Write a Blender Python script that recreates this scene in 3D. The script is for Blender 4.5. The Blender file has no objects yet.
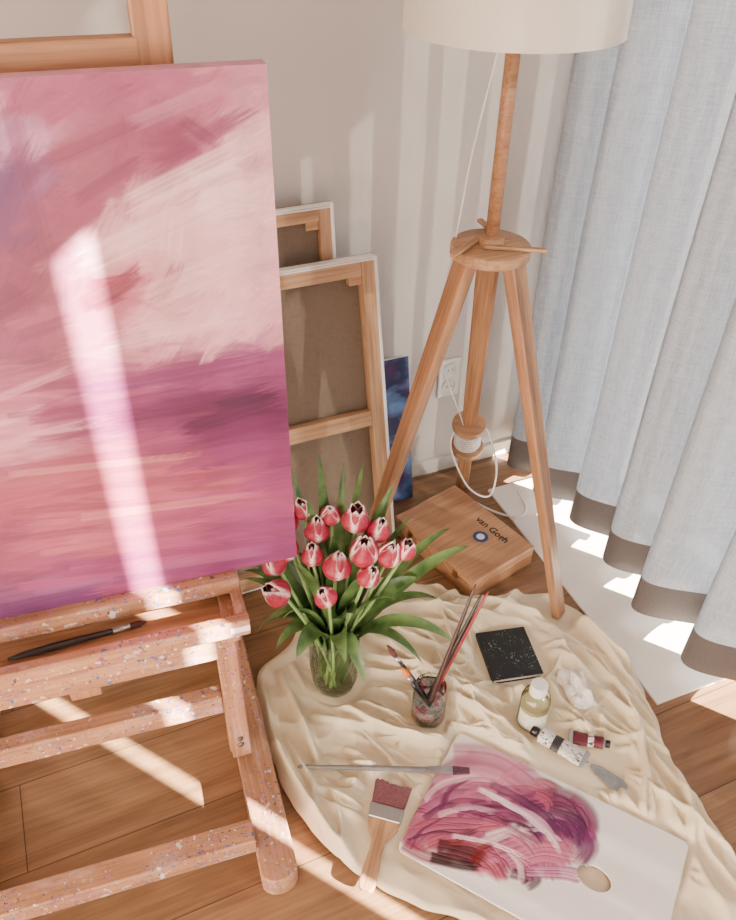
import bpy, bmesh, math, random
import numpy as np
from mathutils import Matrix, Vector, noise
random.seed(7); rng=np.random.default_rng(7)
scene=bpy.context.scene
COL=scene.collection
PI=math.pi

# ------------------------------------------------------------------ materials
def s2l(c):
    return tuple(((v/255)/12.92 if v/255<=0.04045 else ((v/255+0.055)/1.055)**2.4) for v in c)
def nm(name):
    m=bpy.data.materials.new(name); m.use_nodes=True
    nt=m.node_tree; nt.nodes.clear()
    out=nt.nodes.new('ShaderNodeOutputMaterial')
    return m,nt,out
def N(nt,t,**kw):
    n=nt.nodes.new(t)
    for k,v in kw.items(): setattr(n,k,v)
    return n
def L(nt,a,b): nt.links.new(a,b)
def ramp(nt,fac,stops):
    r=nt.nodes.new('ShaderNodeValToRGB'); cr=r.color_ramp
    while len(cr.elements)<len(stops): cr.elements.new(0.5)
    for e,(p,c) in zip(cr.elements,stops):
        e.position=p; e.color=(*c,1)
    L(nt,fac,r.inputs['Fac']); return r.outputs['Color']
def coords(nt,scale=(1,1,1),kind='Object',loc=(0,0,0)):
    tc=nt.nodes.new('ShaderNodeTexCoord'); mp=nt.nodes.new('ShaderNodeMapping')
    mp.inputs['Scale'].default_value=scale; mp.inputs['Location'].default_value=loc
    L(nt,tc.outputs[kind],mp.inputs['Vector']); return mp.outputs['Vector']
def mixc(nt,fac,a,b,mode='MIX'):
    m=nt.nodes.new('ShaderNodeMix'); m.data_type='RGBA'; m.blend_type=mode
    if isinstance(fac,(int,float)): m.inputs[0].default_value=fac
    else: L(nt,fac,m.inputs[0])
    for s,i in ((a,6),(b,7)):
        if isinstance(s,tuple): m.inputs[i].default_value=(*s,1)
        else: L(nt,s,m.inputs[i])
    return m.outputs[2]
def bump(nt,h,strength=.3,dist=.002):
    b=nt.nodes.new('ShaderNodeBump'); b.inputs['Strength'].default_value=strength
    b.inputs['Distance'].default_value=dist
    L(nt,h,b.inputs['Height']); return b.outputs['Normal']
def bsdf(nt,out,col,rough=.5,normal=None,**kw):
    p=nt.nodes.new('ShaderNodeBsdfPrincipled')
    if isinstance(col,tuple): p.inputs['Base Color'].default_value=(*col,1)
    else: L(nt,col,p.inputs['Base Color'])
    p.inputs['Roughness'].default_value=rough
    for k,v in kw.items(): p.inputs[k.replace('_',' ')].default_value=v
    if normal: L(nt,normal,p.inputs['Normal'])
    L(nt,p.outputs[0],out.inputs[0]); return p
def noise_n(nt,vec,scale=5,detail=4,rough=.5):
    n=nt.nodes.new('ShaderNodeTexNoise'); n.inputs['Scale'].default_value=scale
    n.inputs['Detail'].default_value=detail; n.inputs['Roughness'].default_value=rough
    L(nt,vec,n.inputs['Vector']); return n.outputs['Fac']
def plain(name,rgb,rough=.5,nscale=40,var=.12,bmp=.15,**kw):
    m,nt,out=nm(name); c=s2l(rgb); v=coords(nt)
    f=noise_n(nt,v,nscale,4)
    col=ramp(nt,f,[(.3,tuple(x*(1-var) for x in c)),(.7,tuple(min(1,x*(1+var)) for x in c))])
    bsdf(nt,out,col,rough,bump(nt,f,bmp,.001),**kw); return m
def wood(name,a,b,rough=.5,splat=0,scale=1.0):
    m,nt,out=nm(name); a=s2l(a); b=s2l(b)
    v=coords(nt,(2.2*scale,26*scale,26*scale)); f=noise_n(nt,v,1.6,6,.6)
    v2=coords(nt,(6*scale,160*scale,160*scale)); f2=noise_n(nt,v2,1.2,3)
    col=ramp(nt,f,[(.3,b),(.62,a)])
    col=mixc(nt,.3,col,ramp(nt,f2,[(.35,tuple(x*.5 for x in b)),(.6,a)]))
    if splat:
        dens=noise_n(nt,coords(nt,(1,1,1),loc=(7,3,2)),7,2)
        for k,(c,sc,th) in enumerate([((206,198,200),120,.70),((140,70,102),95,.69),((70,90,146),105,.695),((204,194,186),58,.70),((120,88,122),140,.695),((176,110,130),42,.70),((84,54,64),160,.70)]):
            vv=coords(nt,(1,1,1),loc=(k*3.1,k*1.7,.4*k))
            ff=noise_n(nt,vv,sc,1.5,.4)
            mk=ramp(nt,ff,[(th-.02,(0,0,0)),(th,(1,1,1))])
            mk=mixc(nt,1.0,mk,ramp(nt,dens,[(.44,(.08,)*3),(.54,(1,1,1))]),'MULTIPLY')
            col=mixc(nt,mk,col,s2l(c))
        sm=noise_n(nt,coords(nt,(6,22,22),loc=(2,5,1)),1.6,4,.65)
        col=mixc(nt,ramp(nt,sm,[(.54,(0,0,0)),(.74,(.6,)*3)]),col,s2l((192,166,166)))
        sm2=noise_n(nt,coords(nt,(9,30,30),loc=(8,1,4)),1.7,4,.65)
        col=mixc(nt,ramp(nt,sm2,[(.58,(0,0,0)),(.72,(.55,)*3)]),col,s2l((140,80,104)))
    bsdf(nt,out,col,rough,bump(nt,f2,.12,.0008)); return m
def attr_mat(name,rough=.5,bscale=700,bstr=.2,**kw):
    m,nt,out=nm(name); a=nt.nodes.new('ShaderNodeAttribute'); a.attribute_name='Col'
    v=coords(nt); f=noise_n(nt,v,bscale,2)
    bsdf(nt,out,a.outputs['Color'],rough,bump(nt,f,bstr,.0006),**kw); return m
def glassy(name,tint,refl_rough=.03,base=.08,ribs=None):
    m,nt,out=nm(name)
    t=N(nt,'ShaderNodeBsdfTransparent'); t.inputs[0].default_value=(*tint,1)
    g=N(nt,'ShaderNodeBsdfGlossy'); g.inputs['Roughness'].default_value=refl_rough
    lw=N(nt,'ShaderNodeLayerWeight'); lw.inputs['Blend'].default_value=.25
    ad=N(nt,'ShaderNodeMath',operation='ADD'); ad.inputs[1].default_value=base
    L(nt,lw.outputs['Fresnel'],ad.inputs[0]); ad.use_clamp=True
    mx=N(nt,'ShaderNodeMixShader'); L(nt,ad.outputs[0],mx.inputs[0])
    L(nt,t.outputs[0],mx.inputs[1]); L(nt,g.outputs[0],mx.inputs[2]); L(nt,mx.outputs[0],out.inputs[0])
    if ribs:
        v=coords(nt,(ribs,ribs,ribs*.25)); f=noise_n(nt,v,1,2); b=bump(nt,f,.8,.006)
        L(nt,b,g.inputs['Normal']); L(nt,b,lw.inputs['Normal'])
    return m

# ------------------------------------------------------------------ geometry
def empty(name,loc=(0,0,0)):
    e=bpy.data.objects.new(name,None); e.empty_display_size=.05; e.location=loc; COL.objects.link(e); return e
def add(name,verts,faces,mat,parent=None,mw=None,smooth=False,col=None):
    me=bpy.data.meshes.new(name); me.from_pydata([tuple(v) for v in verts],[],faces); me.update()
    if col is not None:
        a=me.color_attributes.new('Col','FLOAT_COLOR','POINT')
        c=np.ones((len(verts),4),dtype=np.float32); c[:,:3]=col; a.data.foreach_set('color',c.ravel())
    if mat: me.materials.append(mat)
    if smooth: me.polygons.foreach_set('use_smooth',[True]*len(me.polygons))
    o=bpy.data.objects.new(name,me); COL.objects.link(o)
    m=mw if mw else Matrix()
    if parent:
        o.parent=parent; o.matrix_parent_inverse=Matrix.Translation(parent.location).inverted()
    o.matrix_basis=m
    return o
def bev(o,w=.002,seg=2):
    b=o.modifiers.new('bevel','BEVEL'); b.width=w; b.segments=seg; b.limit_method='ANGLE'; return o
def box(name,c,s,mat,parent=None,rot=None,bv=.002):
    x,y,z=[v/2 for v in s]
    V=[(i*x,j*y,k*z) for i in(-1,1) for j in(-1,1) for k in(-1,1)]
    F=[(0,1,3,2),(4,6,7,5),(0,4,5,1),(2,3,7,6),(0,2,6,4),(1,5,7,3)]
    m=Matrix.Translation(c)
    if rot is not None: m=m@(rot.to_4x4() if isinstance(rot,Matrix) else Matrix.Rotation(rot,4,'Z'))
    o=add(name,V,F,mat,parent,m)
    if bv: bev(o,bv)
    return o
def frame(p0,p1,up=(0,0,1)):
    p0=Vector(p0);p1=Vector(p1); x=(p1-p0).normalized(); u=Vector(up)
    y=u.cross(x)
    if y.length<1e-4: y=Vector((0,1,0)).cross(x)
    y.normalize(); z=x.cross(y)
    m=Matrix((x,y,z)).transposed().to_4x4(); m.translation=(p0+p1)/2
    return m
def beam(name,p0,p1,w,h,mat,parent=None,up=(0,0,1),bv=.003,w1=None,h1=None):
    l=(Vector(p1)-Vector(p0)).length/2
    w1=w if w1 is None else w1; h1=h if h1 is None else h1
    V=[]
    for i,(ww,hh) in((-1,(w,h)),(1,(w1,h1))):
        for j in(-1,1):
            for k in(-1,1): V.append((i*l,j*ww/2,k*hh/2))
    F=[(0,1,3,2),(4,6,7,5),(0,4,5,1),(2,3,7,6),(0,2,6,4),(1,5,7,3)]
    o=add(name,V,F,mat,parent,frame(p0,p1,up))
    if bv: bev(o,bv)
    return o
def lathe(name,prof,mat,loc=(0,0,0),parent=None,seg=48,rot=None,smooth=True,cap=True):
    V=[];F=[]
    for r,z in prof:
        for i in range(seg):
            a=2*PI*i/seg; V.append((r*math.cos(a),r*math.sin(a),z))
    n=len(prof)
    for j in range(n-1):
        for i in range(seg):
            a=j*seg+i;b=j*seg+(i+1)%seg; F.append((a,b,b+seg,a+seg))
    if cap and prof[0][0]>1e-5: F.append(tuple(reversed(range(seg))))
    if cap and prof[-1][0]>1e-5: F.append(tuple(range((n-1)*seg,n*seg)))
    m=Matrix.Translation(loc)
    if rot is not None: m=m@rot.to_4x4()
    o=add(name,V,F,mat,parent,m,smooth)
    if smooth:
        es=o.modifiers.new('es','EDGE_SPLIT'); es.split_angle=math.radians(50)
    return o
def tube_data(pts,rad,seg=8):
    pts=[Vector(p) for p in pts]; n=len(pts)
    if not isinstance(rad,(list,tuple)): rad=[rad]*n
    V=[];F=[]
    t=(pts[1]-pts[0]).normalized(); u=t.orthogonal().normalized()
    for i,p in enumerate(pts):
        t=(pts[min(i+1,n-1)]-pts[max(i-1,0)]).normalized()
        u=(u-t*u.dot(t)).normalized(); w=t.cross(u)
        for k in range(seg):
            a=2*PI*k/seg; V.append(p+(u*math.cos(a)+w*math.sin(a))*rad[i])
    for i in range(n-1):
        for k in range(seg):
            a=i*seg+k;b=i*seg+(k+1)%seg;F.append((a,b,b+seg,a+seg))
    F.append(tuple(reversed(range(seg))));F.append(tuple(range((n-1)*seg,n*seg)))
    return V,F
def tube(name,pts,rad,mat,parent=None,seg=10):
    V,F=tube_data(pts,rad,seg); return add(name,V,F,mat,parent,None,True)
def bez(p0,p1,p2,p3,n=16):
    p0,p1,p2,p3=[Vector(p) for p in(p0,p1,p2,p3)]
    return [((1-t)**3)*p0+3*(1-t)**2*t*p1+3*(1-t)*t*t*p2+t**3*p3 for t in [i/(n-1) for i in range(n)]]
def catmull(P,n=10):
    P=[Vector(p) for p in P]; P=[P[0]]+P+[P[-1]]; out=[]
    for i in range(1,len(P)-2):
        for k in range(n):
            t=k/n; a,b,c,d=P[i-1:i+3]
            out.append(.5*((2*b)+(c-a)*t+(2*a-5*b+4*c-d)*t*t+(3*b-a-3*c+d)*t**3))
    out.append(P[-2]); return out
def lerp(a,b,t): return a+(b-a)*t

# ------------------------------------------------------------------ camera
cam=bpy.data.cameras.new('camera'); co=bpy.data.objects.new('camera',cam); COL.objects.link(co)
cam.sensor_fit='HORIZONTAL'; cam.sensor_width=36; cam.lens=36*790/736; cam.clip_start=.02
R=Matrix.Rotation(math.radians(-24),4,'Z')@Matrix.Rotation(math.radians(90-38.5),4,'X')@Matrix.Rotation(math.radians(1),4,'Z')
co.matrix_world=Matrix.Translation((0,0,1.55))@R
scene.camera=co

# ------------------------------------------------------------------ room
YW=1.66; XW=1.40
m,nt,out=nm('plaster'); v=coords(nt); f=noise_n(nt,v,160,5,.6)
bsdf(nt,out,ramp(nt,noise_n(nt,v,2.5,3),[(.3,s2l((200,194,188))),(.7,s2l((208,202,196)))]),.85,bump(nt,f,.25,.0012)); M_wall=m
M_trim=plain('white_paint',(225,222,216),.45,20,.03,.03)
m,nt,out=nm('oak_planks'); v=coords(nt,(1,1,1),loc=(.3,.055,0))
br=N(nt,'ShaderNodeTexBrick'); br.offset=.37; br.inputs['Scale'].default_value=1
br.inputs['Brick Width'].default_value=1.25; br.inputs['Row Height'].default_value=.19
br.inputs['Mortar Size'].default_value=.0011; br.inputs['Mortar Smooth'].default_value=.3
br.inputs['Color1'].default_value=(*s2l((166,126,90)),1); br.inputs['Color2'].default_value=(*s2l((144,106,75)),1)
br.inputs['Mortar'].default_value=(*s2l((66,46,33)),1); L(nt,v,br.inputs['Vector'])
g=noise_n(nt,coords(nt,(1.6,22,1)),1.5,7,.65)
g2=noise_n(nt,coords(nt,(5,110,1)),1.2,4,.6)
c=mixc(nt,.85,br.outputs['Color'],ramp(nt,g,[(.3,(.50,.47,.44)),(.65,(1,1,1))]),'MULTIPLY')
c=mixc(nt,.45,c,ramp(nt,g2,[(.35,(.5,.48,.46)),(.6,(1,1,1))]),'MULTIPLY')
bsdf(nt,out,c,.4,bump(nt,g2,.1,.0006)); M_floor=m
box('floor',(0,-.4,-.03),(3.4,4.6,.06),M_floor,bv=0)
box('wall_back',(-.1,YW+.05,1.3),(3.2,.1,2.6),M_wall,bv=0)
box('wall_left',(-1.65,-.4,1.3),(.1,4.2,2.6),M_wall,bv=0)
def multi_box(name,lst,mat,parent=None):
    V=[];F=[]
    for c,s in lst:
        b=len(V); x,y,z=[q/2 for q in s]
        V+=[(c[0]+i*x,c[1]+j*y,c[2]+k*z) for i in(-1,1) for j in(-1,1) for k in(-1,1)]
        F+=[tuple(b+q for q in f) for f in [(0,1,3,2),(4,6,7,5),(0,4,5,1),(2,3,7,6),(0,2,6,4),(1,5,7,3)]]
    return add(name,V,F,mat,parent)
multi_box('wall_right',[((XW+.06,1.56,1.3),(.12,.30,2.6)),((XW+.06,-2.4,1.3),(.12,.4,2.6)),((XW+.06,-.395,2.48),(.12,3.61,.24)),],M_wall)
multi_box('window_1',[((XW+.06,1.385,1.18),(.06,.05,2.36)),((XW+.06,-2.175,1.18),(.06,.05,2.36)),((XW+.06,-.395,2.335),(.06,3.61,.05)),((XW+.06,-.395,.02),(.06,3.61,.04))],M_trim)
box('ceiling',(-.1,-.4,2.63),(3.4,4.6,.06),M_wall,bv=0)
box('baseboard_back',(-.12,YW-.007,.025),(2.96,.014,.05),M_trim,bv=.002)

# ------------------------------------------------------------------ curtains
m,nt,out=nm('linen_curtain')
tv=noise_n(nt,coords(nt,(1,420,22)),1.4,4,.6); th=noise_n(nt,coords(nt,(1,26,480)),1.4,4,.6)
mm=N(nt,'ShaderNodeMath',operation='ADD'); L(nt,tv,mm.inputs[0]); L(nt,th,mm.inputs[1])
hf=N(nt,'ShaderNodeMath',operation='MULTIPLY'); hf.inputs[1].default_value=.5; L(nt,mm.outputs[0],hf.inputs[0])
cd=ramp(nt,hf.outputs[0],[(.36,s2l((160,168,178))),(.62,s2l((196,202,210)))])
ct=ramp(nt,hf.outputs[0],[(.36,s2l((64,74,85))),(.62,s2l((106,115,127)))])
d=N(nt,'ShaderNodeBsdfDiffuse'); t=N(nt,'ShaderNodeBsdfTranslucent'); tr=N(nt,'ShaderNodeBsdfTransparent')
L(nt,cd,d.inputs[0]); L(nt,ct,t.inputs[0])
a=N(nt,'ShaderNodeMixShader'); a.inputs[0].default_value=.42; L(nt,d.outputs[0],a.inputs[1]); L(nt,t.outputs[0],a.inputs[2])
b=N(nt,'ShaderNodeMixShader'); L(nt,ramp(nt,hf.outputs[0],[(.4,(.020,)*3),(.58,(.006,)*3)]),b.inputs[0]); L(nt,a.outputs[0],b.inputs[1]); L(nt,tr.outputs[0],b.inputs[2])
L(nt,b.outputs[0],out.inputs[0]); M_cur=m
M_hem=plain('taupe_hem',(88,81,79),.9,300,.12,.3)
def curtain(name,y0,y1,wl,seed):
    e=empty(name,(1.24,(y0+y1)/2,.03)); n=int((y1-y0)/.004); rs=random.Random(seed)
    xs=[];ph=rs.random()*6
    for i in range(n+1):
        y=y0+(y1-y0)*i/n
        k=noise.noise((y*2.3,seed,0))
        ph+= (2*PI/wl)*(1+.5*k)*(y1-y0)/n
        env=min(1,(y-y0)/.16,(y1-y)/.05)
        amp=.063*(1+.6*noise.noise((y*3,seed+5,0)))
        sh=math.sin(ph)+.28*math.sin(2*ph+.6)
        xs.append((y,env*amp*sh,ph,env))
    def surf(nm_,z0,z1,nz,mat):
        V=[];F=[]
        for j in range(nz+1):
            z=z0+(z1-z0)*j/nz; flare=1.0+.10*math.exp(-z/.5)
            for (y,dx,ph_,env) in xs:
                V.append((1.248+dx*flare+.008*noise.noise((y*6,z*1.5,seed)), y+.040*math.cos(ph_+.4)*flare*env, z+ (.006*math.sin(ph_) if z<.2 else 0)))
        w=n+1
        for j in range(nz):
            for i in range(n): F.append((j*w+i,j*w+i+1,(j+1)*w+i+1,(j+1)*w+i))
        return add(nm_,V,F,mat,e,None,True)
    surf('fabric',.162,2.42,24,M_cur); surf('hem',.055,.162,3,M_hem)
    return e
curtain('linen_curtain',-.690,1.650,.155,3.3)
curtain('linen_curtain',-1.75,-.746,.15,8.1)
M_steel=plain('steel',(170,170,172),.3,60,.05,.05,Metallic=.9)
tube('curtain_rail',[(1.248,-2.55,2.435),(1.248,1.64,2.435)],.012,M_steel)

# ------------------------------------------------------------------ white board on floor
M_board=plain('white_board_paint',(248,246,242),.6,15,.02,.05)
box('white_panel_board',(1.208,1.10,.004),(.305,.80,.008),M_board,rot=math.radians(-1.5),bv=.001)

# ------------------------------------------------------------------ floor lamp
W_ash=wood('ash_wood',(174,128,92),(116,80,54),.45)
W_light=wood('light_wood',(186,144,106),(140,98,70),.5)
LC=Vector((.832,1.282,0)); lamp=empty('floor_lamp',LC)
feet=[Vector((.984,1.010,0.004)),Vector((1.003,1.551,0)),Vector((.520,1.268,0.004))]
HZ=.895
for i,ft in enumerate(feet):
    d=(ft-LC); d.z=0; d.normalize()
    top=LC+d*.056+Vector((0,0,HZ-.014))
    beam('leg_%d'%(i+1),ft+Vector((0,0,.004)),top,.036,.022,W_ash,lamp,up=d,bv=.004,w1=.050,h1=.028)
    box('bracket_%d'%(i+1),LC+d*.055+Vector((0,0,HZ+.018)),(.12,.012,.007),W_light,lamp,rot=math.atan2(d.y,d.x)+.5,bv=.001)
lathe('hub_plate',[(0,-.012),(.076,-.012),(.081,-.009),(.081,.010),(.078,.013),(0,.013)],W_light,LC+Vector((0,0,HZ)),lamp)
M_dark=plain('dark_metal',(40,38,38),.4)
lathe('hub_bolt',[(0,-.035),(.02,-.035),(.024,-.015),(.0,-.014)],M_dark,LC+Vector((0,0,HZ)),lamp)
lathe('hub_collar',[(.016,0.01),(.026,.012),(.026,.03),(.017,.034)],W_light,LC+Vector((0,0,HZ)),lamp)
tube('pole',[LC+Vector((0,0,HZ)),LC+Vector((0,0,1.37))],.0135,W_ash,lamp,20)
m,nt,out=nm('lampshade_fabric'); v=coords(nt,(1,1,1)); f=noise_n(nt,v,260,3)
d=N(nt,'ShaderNodeBsdfDiffuse'); t=N(nt,'ShaderNodeBsdfTranslucent')
cc=ramp(nt,f,[(.3,s2l((244,240,232))),(.7,s2l((250,247,240)))]); L(nt,cc,d.inputs[0]); L(nt,cc,t.inputs[0])
a=N(nt,'ShaderNodeMixShader'); a.inputs[0].default_value=.5; L(nt,d.outputs[0],a.inputs[1]); L(nt,t.outputs[0],a.inputs[2]); L(nt,a.outputs[0],out.inputs[0])
M_shade=m
SZ=1.290
lathe('shade',[(.187,0),(.189,.0),(.1885,.004),(.182,.27),(.180,.27),(.1865,.004),(.187,0)],M_shade,LC+Vector((-.004,.002,SZ)),lamp,seg=96,cap=False)
for i in range(3):
    a=i*2*PI/3; tube('shade_spoke_%d'%(i+1),[LC+Vector((0,0,SZ+.26)),LC+Vector((.181*math.cos(a),.181*math.sin(a),SZ+.265))],.002,M_steel,lamp,6)
lathe('socket',[(0,0),(.02,0),(.02,.07),(0,.07)],M_trim,LC+Vector((0,0,1.365)),lamp)
M_cord=plain('white_cord',(228,226,222),.5)
bl0=feet[1]; bl1=LC+(feet[1]-LC).normalized()*.056+Vector((0,0,HZ-.014))
ax=(bl1-bl0).normalized(); rotm=ax.to_track_quat('Z','Y').to_matrix()
sp=bl0+ax*.245
for k,(zz,r) in enumerate([(-.045,.046),(-.02,.028),(.028,.028),(.055,.046)]):
    lathe('spool_disc_%d'%(k+1),[(0,0),(r-.002,0),(r,.003),(r,.015),(r-.002,.018),(0,.018)],W_light if r>.03 else W_ash,sp+ax*zz,lamp,rot=rotm)
hel=[]
for i in range(140):
    a=i*.32; hel.append(sp+ax*(-.022+.0005*i)+rotm@Vector((.035*math.cos(a),.035*math.sin(a),0)))
tube('cord_winding',hel,.0028,M_cord,lamp,6)
tube('power_cord',catmull([hel[-1],sp+Vector((.05,-.03,.02)),sp+Vector((.075,-.05,-.09)),sp+Vector((.05,-.07,-.17)),sp+Vector((-.02,-.06,-.12)),sp+Vector((-.05,0,-.02)),sp+Vector((-.03,.02,.03))],10),.0028,M_cord,lamp,6)
tube('power_cord_floor',catmull([(.985,1.50,.012),(1.02,1.42,.012),(1.075,1.36,.014),(1.12,1.38,.014),(1.14,1.46,.012)],10),.003,M_cord,lamp,6)
pc=[LC+Vector((-.02,.01,1.28)),LC+Vector((-.045,.03,1.08)),LC+Vector((-.05,.05,.93)),LC+Vector((-.055,.075,.80)),LC+Vector((-.03,.12,.6)),bl0+ax*.32+Vector((-.02,0,0)),sp+ax*.05+Vector((-.03,0,0))]
tube('power_cord_upper',catmull(pc,10),.0018,M_cord,lamp,6)

sk=empty('wall_outlet',(.985,YW-.01,.335))
box('plate',(.985,YW-.004,.335),(.068,.008,.125),M_trim,sk,bv=.003)
for i,z in enumerate((.308,.362)):
    lathe('recess_%d'%i,[(0,.0),(.015,0),(.017,.003),(.022,.003),(.022,-.003)],M_trim,(.985,YW-.010,z),sk,rot=Matrix.Rotation(PI/2,3,'X'))
    for s in(-1,1): box('hole',(.985+s*.007,YW-.0105,z),(.003,.002,.003),M_dark,sk,bv=0)

# ------------------------------------------------------------------ stretched canvases leaning on wall
W_str=wood('stretcher_pine',(196,158,120),(154,112,78),.6)
M_gesso=plain('gessoed_canvas_edge',(232,228,224),.8,60,.04,.2)
m,nt,out=nm('raw_linen_back'); w1=noise_n(nt,coords(nt,(500,40,1)),1,3); w2=noise_n(nt,coords(nt,(40,500,1)),1,3)
mm=N(nt,'ShaderNodeMath',operation='ADD'); L(nt,w1,mm.inputs[0]); L(nt,w2,mm.inputs[1])
bsdf(nt,out,ramp(nt,mm.outputs[0],[(.35,s2l((84,72,62))),(1.0,s2l((120,105,90)))]),.9,bump(nt,mm.outputs[0],.3,.0006)); M_linen=m
BF=[(0,1,3,2),(4,6,7,5),(0,4,5,1),(2,3,7,6),(0,2,6,4),(1,5,7,3)]
def stretched(name,xr,w,h,yb,yt,th,bars,bw=.045):
    e=empty(name,(xr-w/2,yb,0))
    tilt=math.asin((yt-yb)/h)
    rot=Matrix.Rotation(PI/2-tilt,4,'X'); M0=Matrix.Translation((xr-w,yb,.002))@rot
    def b(nm_,x0,x1,y0,y1,z0,z1,mat,bv=.0015):
        lx,ly=x1-x0,y1-y0
        c=Matrix.Translation(((x0+x1)/2,(y0+y1)/2,(z0+z1)/2))
        if ly>lx: c=c@Matrix.Rotation(PI/2,4,'Z'); lx,ly=ly,lx
        V=[(i*lx/2,j*ly/2,k*(z1-z0)/2) for i in(-1,1) for j in(-1,1) for k in(-1,1)]
        o=add(nm_,V,BF,mat,e,M0@c); bev(o,bv)
    b('canvas_front',0,w,0,h,0,.003,M_linen,.0005)
    t=.005
    b('wrap_left',0,t,0,h,.003,th-.001,M_gesso); b('wrap_right',w-t,w,0,h,.003,th-.001,M_gesso)
    b('wrap_bottom',t,w-t,0,t,.003,th-.001,M_gesso); b('wrap_top',t,w-t,h-t,h,.003,th-.001,M_gesso)
    b('fold_top',t,w-t,h-.009,h-t,th,th+.001,M_gesso,.0004); b('fold_right',w-.009,w-t,0,h,th,th+.001,M_gesso,.0004)
    b('bar_left',t,bw,t,h-t,.005,th,W_str); b('bar_right',w-bw,w-t,t,h-t,.005,th,W_str)
    b('bar_top',bw,w-bw,h-bw,h-t,.005,th,W_str); b('bar_bottom',bw,w-bw,t,bw,.005,th,W_str)
    if bars: b('bar_mid',bw,w-bw,h/2-.02,h/2+.02,.006,th-.004,W_str)
    b('wedge',w-bw-.03,w-bw,h-bw-.02,h-bw,.008,th-.006,W_str)
    return e
stretched('stretched_canvas',.705,.62,.802,1.415,1.585,.034,True,.042)
stretched('stretched_canvas',.620,.50,.908,1.535,1.625,.022,False,.036)
def grid_plane(nx,ny,w,h):
    xs=np.linspace(0,w,nx); ys=np.linspace(0,h,ny); X,Y=np.meshgrid(xs,ys)
    F=[(j*nx+i,j*nx+i+1,(j+1)*nx+i+1,(j+1)*nx+i) for j in range(ny-1) for i in range(nx-1)]
    return X,Y,F
M_paint=attr_mat('painted_canvas',.6,900,.35)
e=empty('blue_painting_panel',(.72,1.55,0))
X,Y,F=grid_plane(60,140,.30,.45)
nv=np.array([noise.fractal((x*9,y*14,3.0),1,2,5) for x,y in zip(X.ravel(),Y.ravel())])
nv2=np.array([noise.fractal((x*14,y*9,9.0),1,2,4) for x,y in zip(X.ravel(),Y.ravel())])
c1=np.array(s2l((30,38,80)));c2=np.array(s2l((104,142,196)));c3=np.array(s2l((72,44,92)))
k=np.clip(nv*1.6+.4,0,1)[:,None]; colr=c1*(1-k)+c2*k; k=np.clip(nv2*1.5+.1,0,1)[:,None]; colr=colr*(1-k)+c3*k
tl=math.asin(.075/.45); M0=Matrix.Translation((.543,1.575,.002))@Matrix.Rotation(PI/2-tl,4,'X')
add('painted_face',np.c_[X.ravel(),Y.ravel(),np.full(X.size,.0125)],F,M_paint,e,M0,col=colr)
add('panel',[(i*.15+.15,j*.225+.225,k*.006+.006) for i in(-1,1) for j in(-1,1) for k in(-1,1)],BF,M_gesso,e,M0)

# ------------------------------------------------------------------ wooden paint box
W_box=wood('beech_box',(192,144,106),(158,112,80),.4)
bxc=(.877,1.322)
bxe=empty('wooden_paint_box',(*bxc,0)); br_=math.radians(14)
RB=Matrix.Rotation(br_,3,'Z'); cB=Vector((*bxc,0))
box('base',cB+Vector((0,0,.022)),(.222,.315,.042),W_box,bxe,rot=br_,bv=.003)
box('lid',cB+Vector((0,0,.0555)),(.222,.315,.022),W_box,bxe,rot=br_,bv=.003)
M_brass=plain('brass',(160,130,80),.3,50,.05,.05,Metallic=.9)
for s in(-.09,.09): box('latch',cB+RB@Vector((-.1125,s,.045)),(.003,.018,.022),M_brass,bxe,rot=br_,bv=.001)
M_logo=plain('blue_print',(52,72,120),.6); M_txt=plain('black_print',(30,26,26),.6)
lg=cB+RB@Vector((.020,-.045,.0667))
lathe('logo_disc',[(0,0),(.021,0),(.021,.0004),(0,.0004)],M_logo,lg,bxe)
lathe('logo_face',[(0,0.0004),(.011,0.0004),(.011,.0008),(0,.0008)],M_gesso,lg,bxe)
def text(name,body,size,loc,rot,mat,parent,ext=.0002):
    c=bpy.data.curves.new(name,'FONT'); c.body=body; c.size=size; c.extrude=ext; c.offset=.0005; c.align_x='CENTER'; c.align_y='CENTER'
    c.materials.append(mat); o=bpy.data.objects.new(name,c); COL.objects.link(o)
    o.parent=parent; o.matrix_parent_inverse=Matrix.Translation(parent.location).inverted()
    o.matrix_basis=Matrix.Translation(loc)@(rot.to_4x4()); return o
text('lettering','van Gogh',.030,cB+RB@Vector((.064,-.045,.0668)),Matrix.Rotation(br_+PI/2+PI,3,'Z'),M_txt,bxe)

# ------------------------------------------------------------------ drop cloth
outline=[(.206,1.06),(.240,1.135),(.326,1.19),(.45,1.27),(.59,1.315),(.70,1.24),(.80,1.140),(.93,1.105),(1.00,1.07),(1.045,.98),(1.048,.88),(1.042,.76),(1.000,.64),(.97,.56),(.965,.46),(.955,.36),(.93,.27),(.83,.20),(.68,.24),(.57,.34),(.49,.415),(.41,.48),(.341,.539),(.263,.641),(.218,.74),(.198,.83),(.194,.92),(.197,1.0)]
CC=(.62,.80)
pa=sorted([(math.atan2(y-CC[1],x-CC[0]),math.hypot(x-CC[0],y-CC[1])) for x,y in outline])
def rad_at(a):
    n=len(pa)
    for i in range(n):
        a0,r0=pa[i];a1,r1=pa[(i+1)%n]
        if i==n-1: a1+=2*PI
        aa=a if a>=a0 else (a+2*PI if i==n-1 else a)
        if a0<=aa<=a1:
            rm=pa[i-1][1]; rp=pa[(i+2)%n][1]; t=(aa-a0)/(a1-a0)
            return .5*((2*r0)+(r1-rm)*t+(2*rm-5*r0+4*r1-rp)*t*t+(3*r0-rm-3*r1+rp)*t**3)
    return pa[0][1]
PAX=Vector((.283,-.370)).normalized(); PAY=Vector((-PAX.y,PAX.x))*-1
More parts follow.
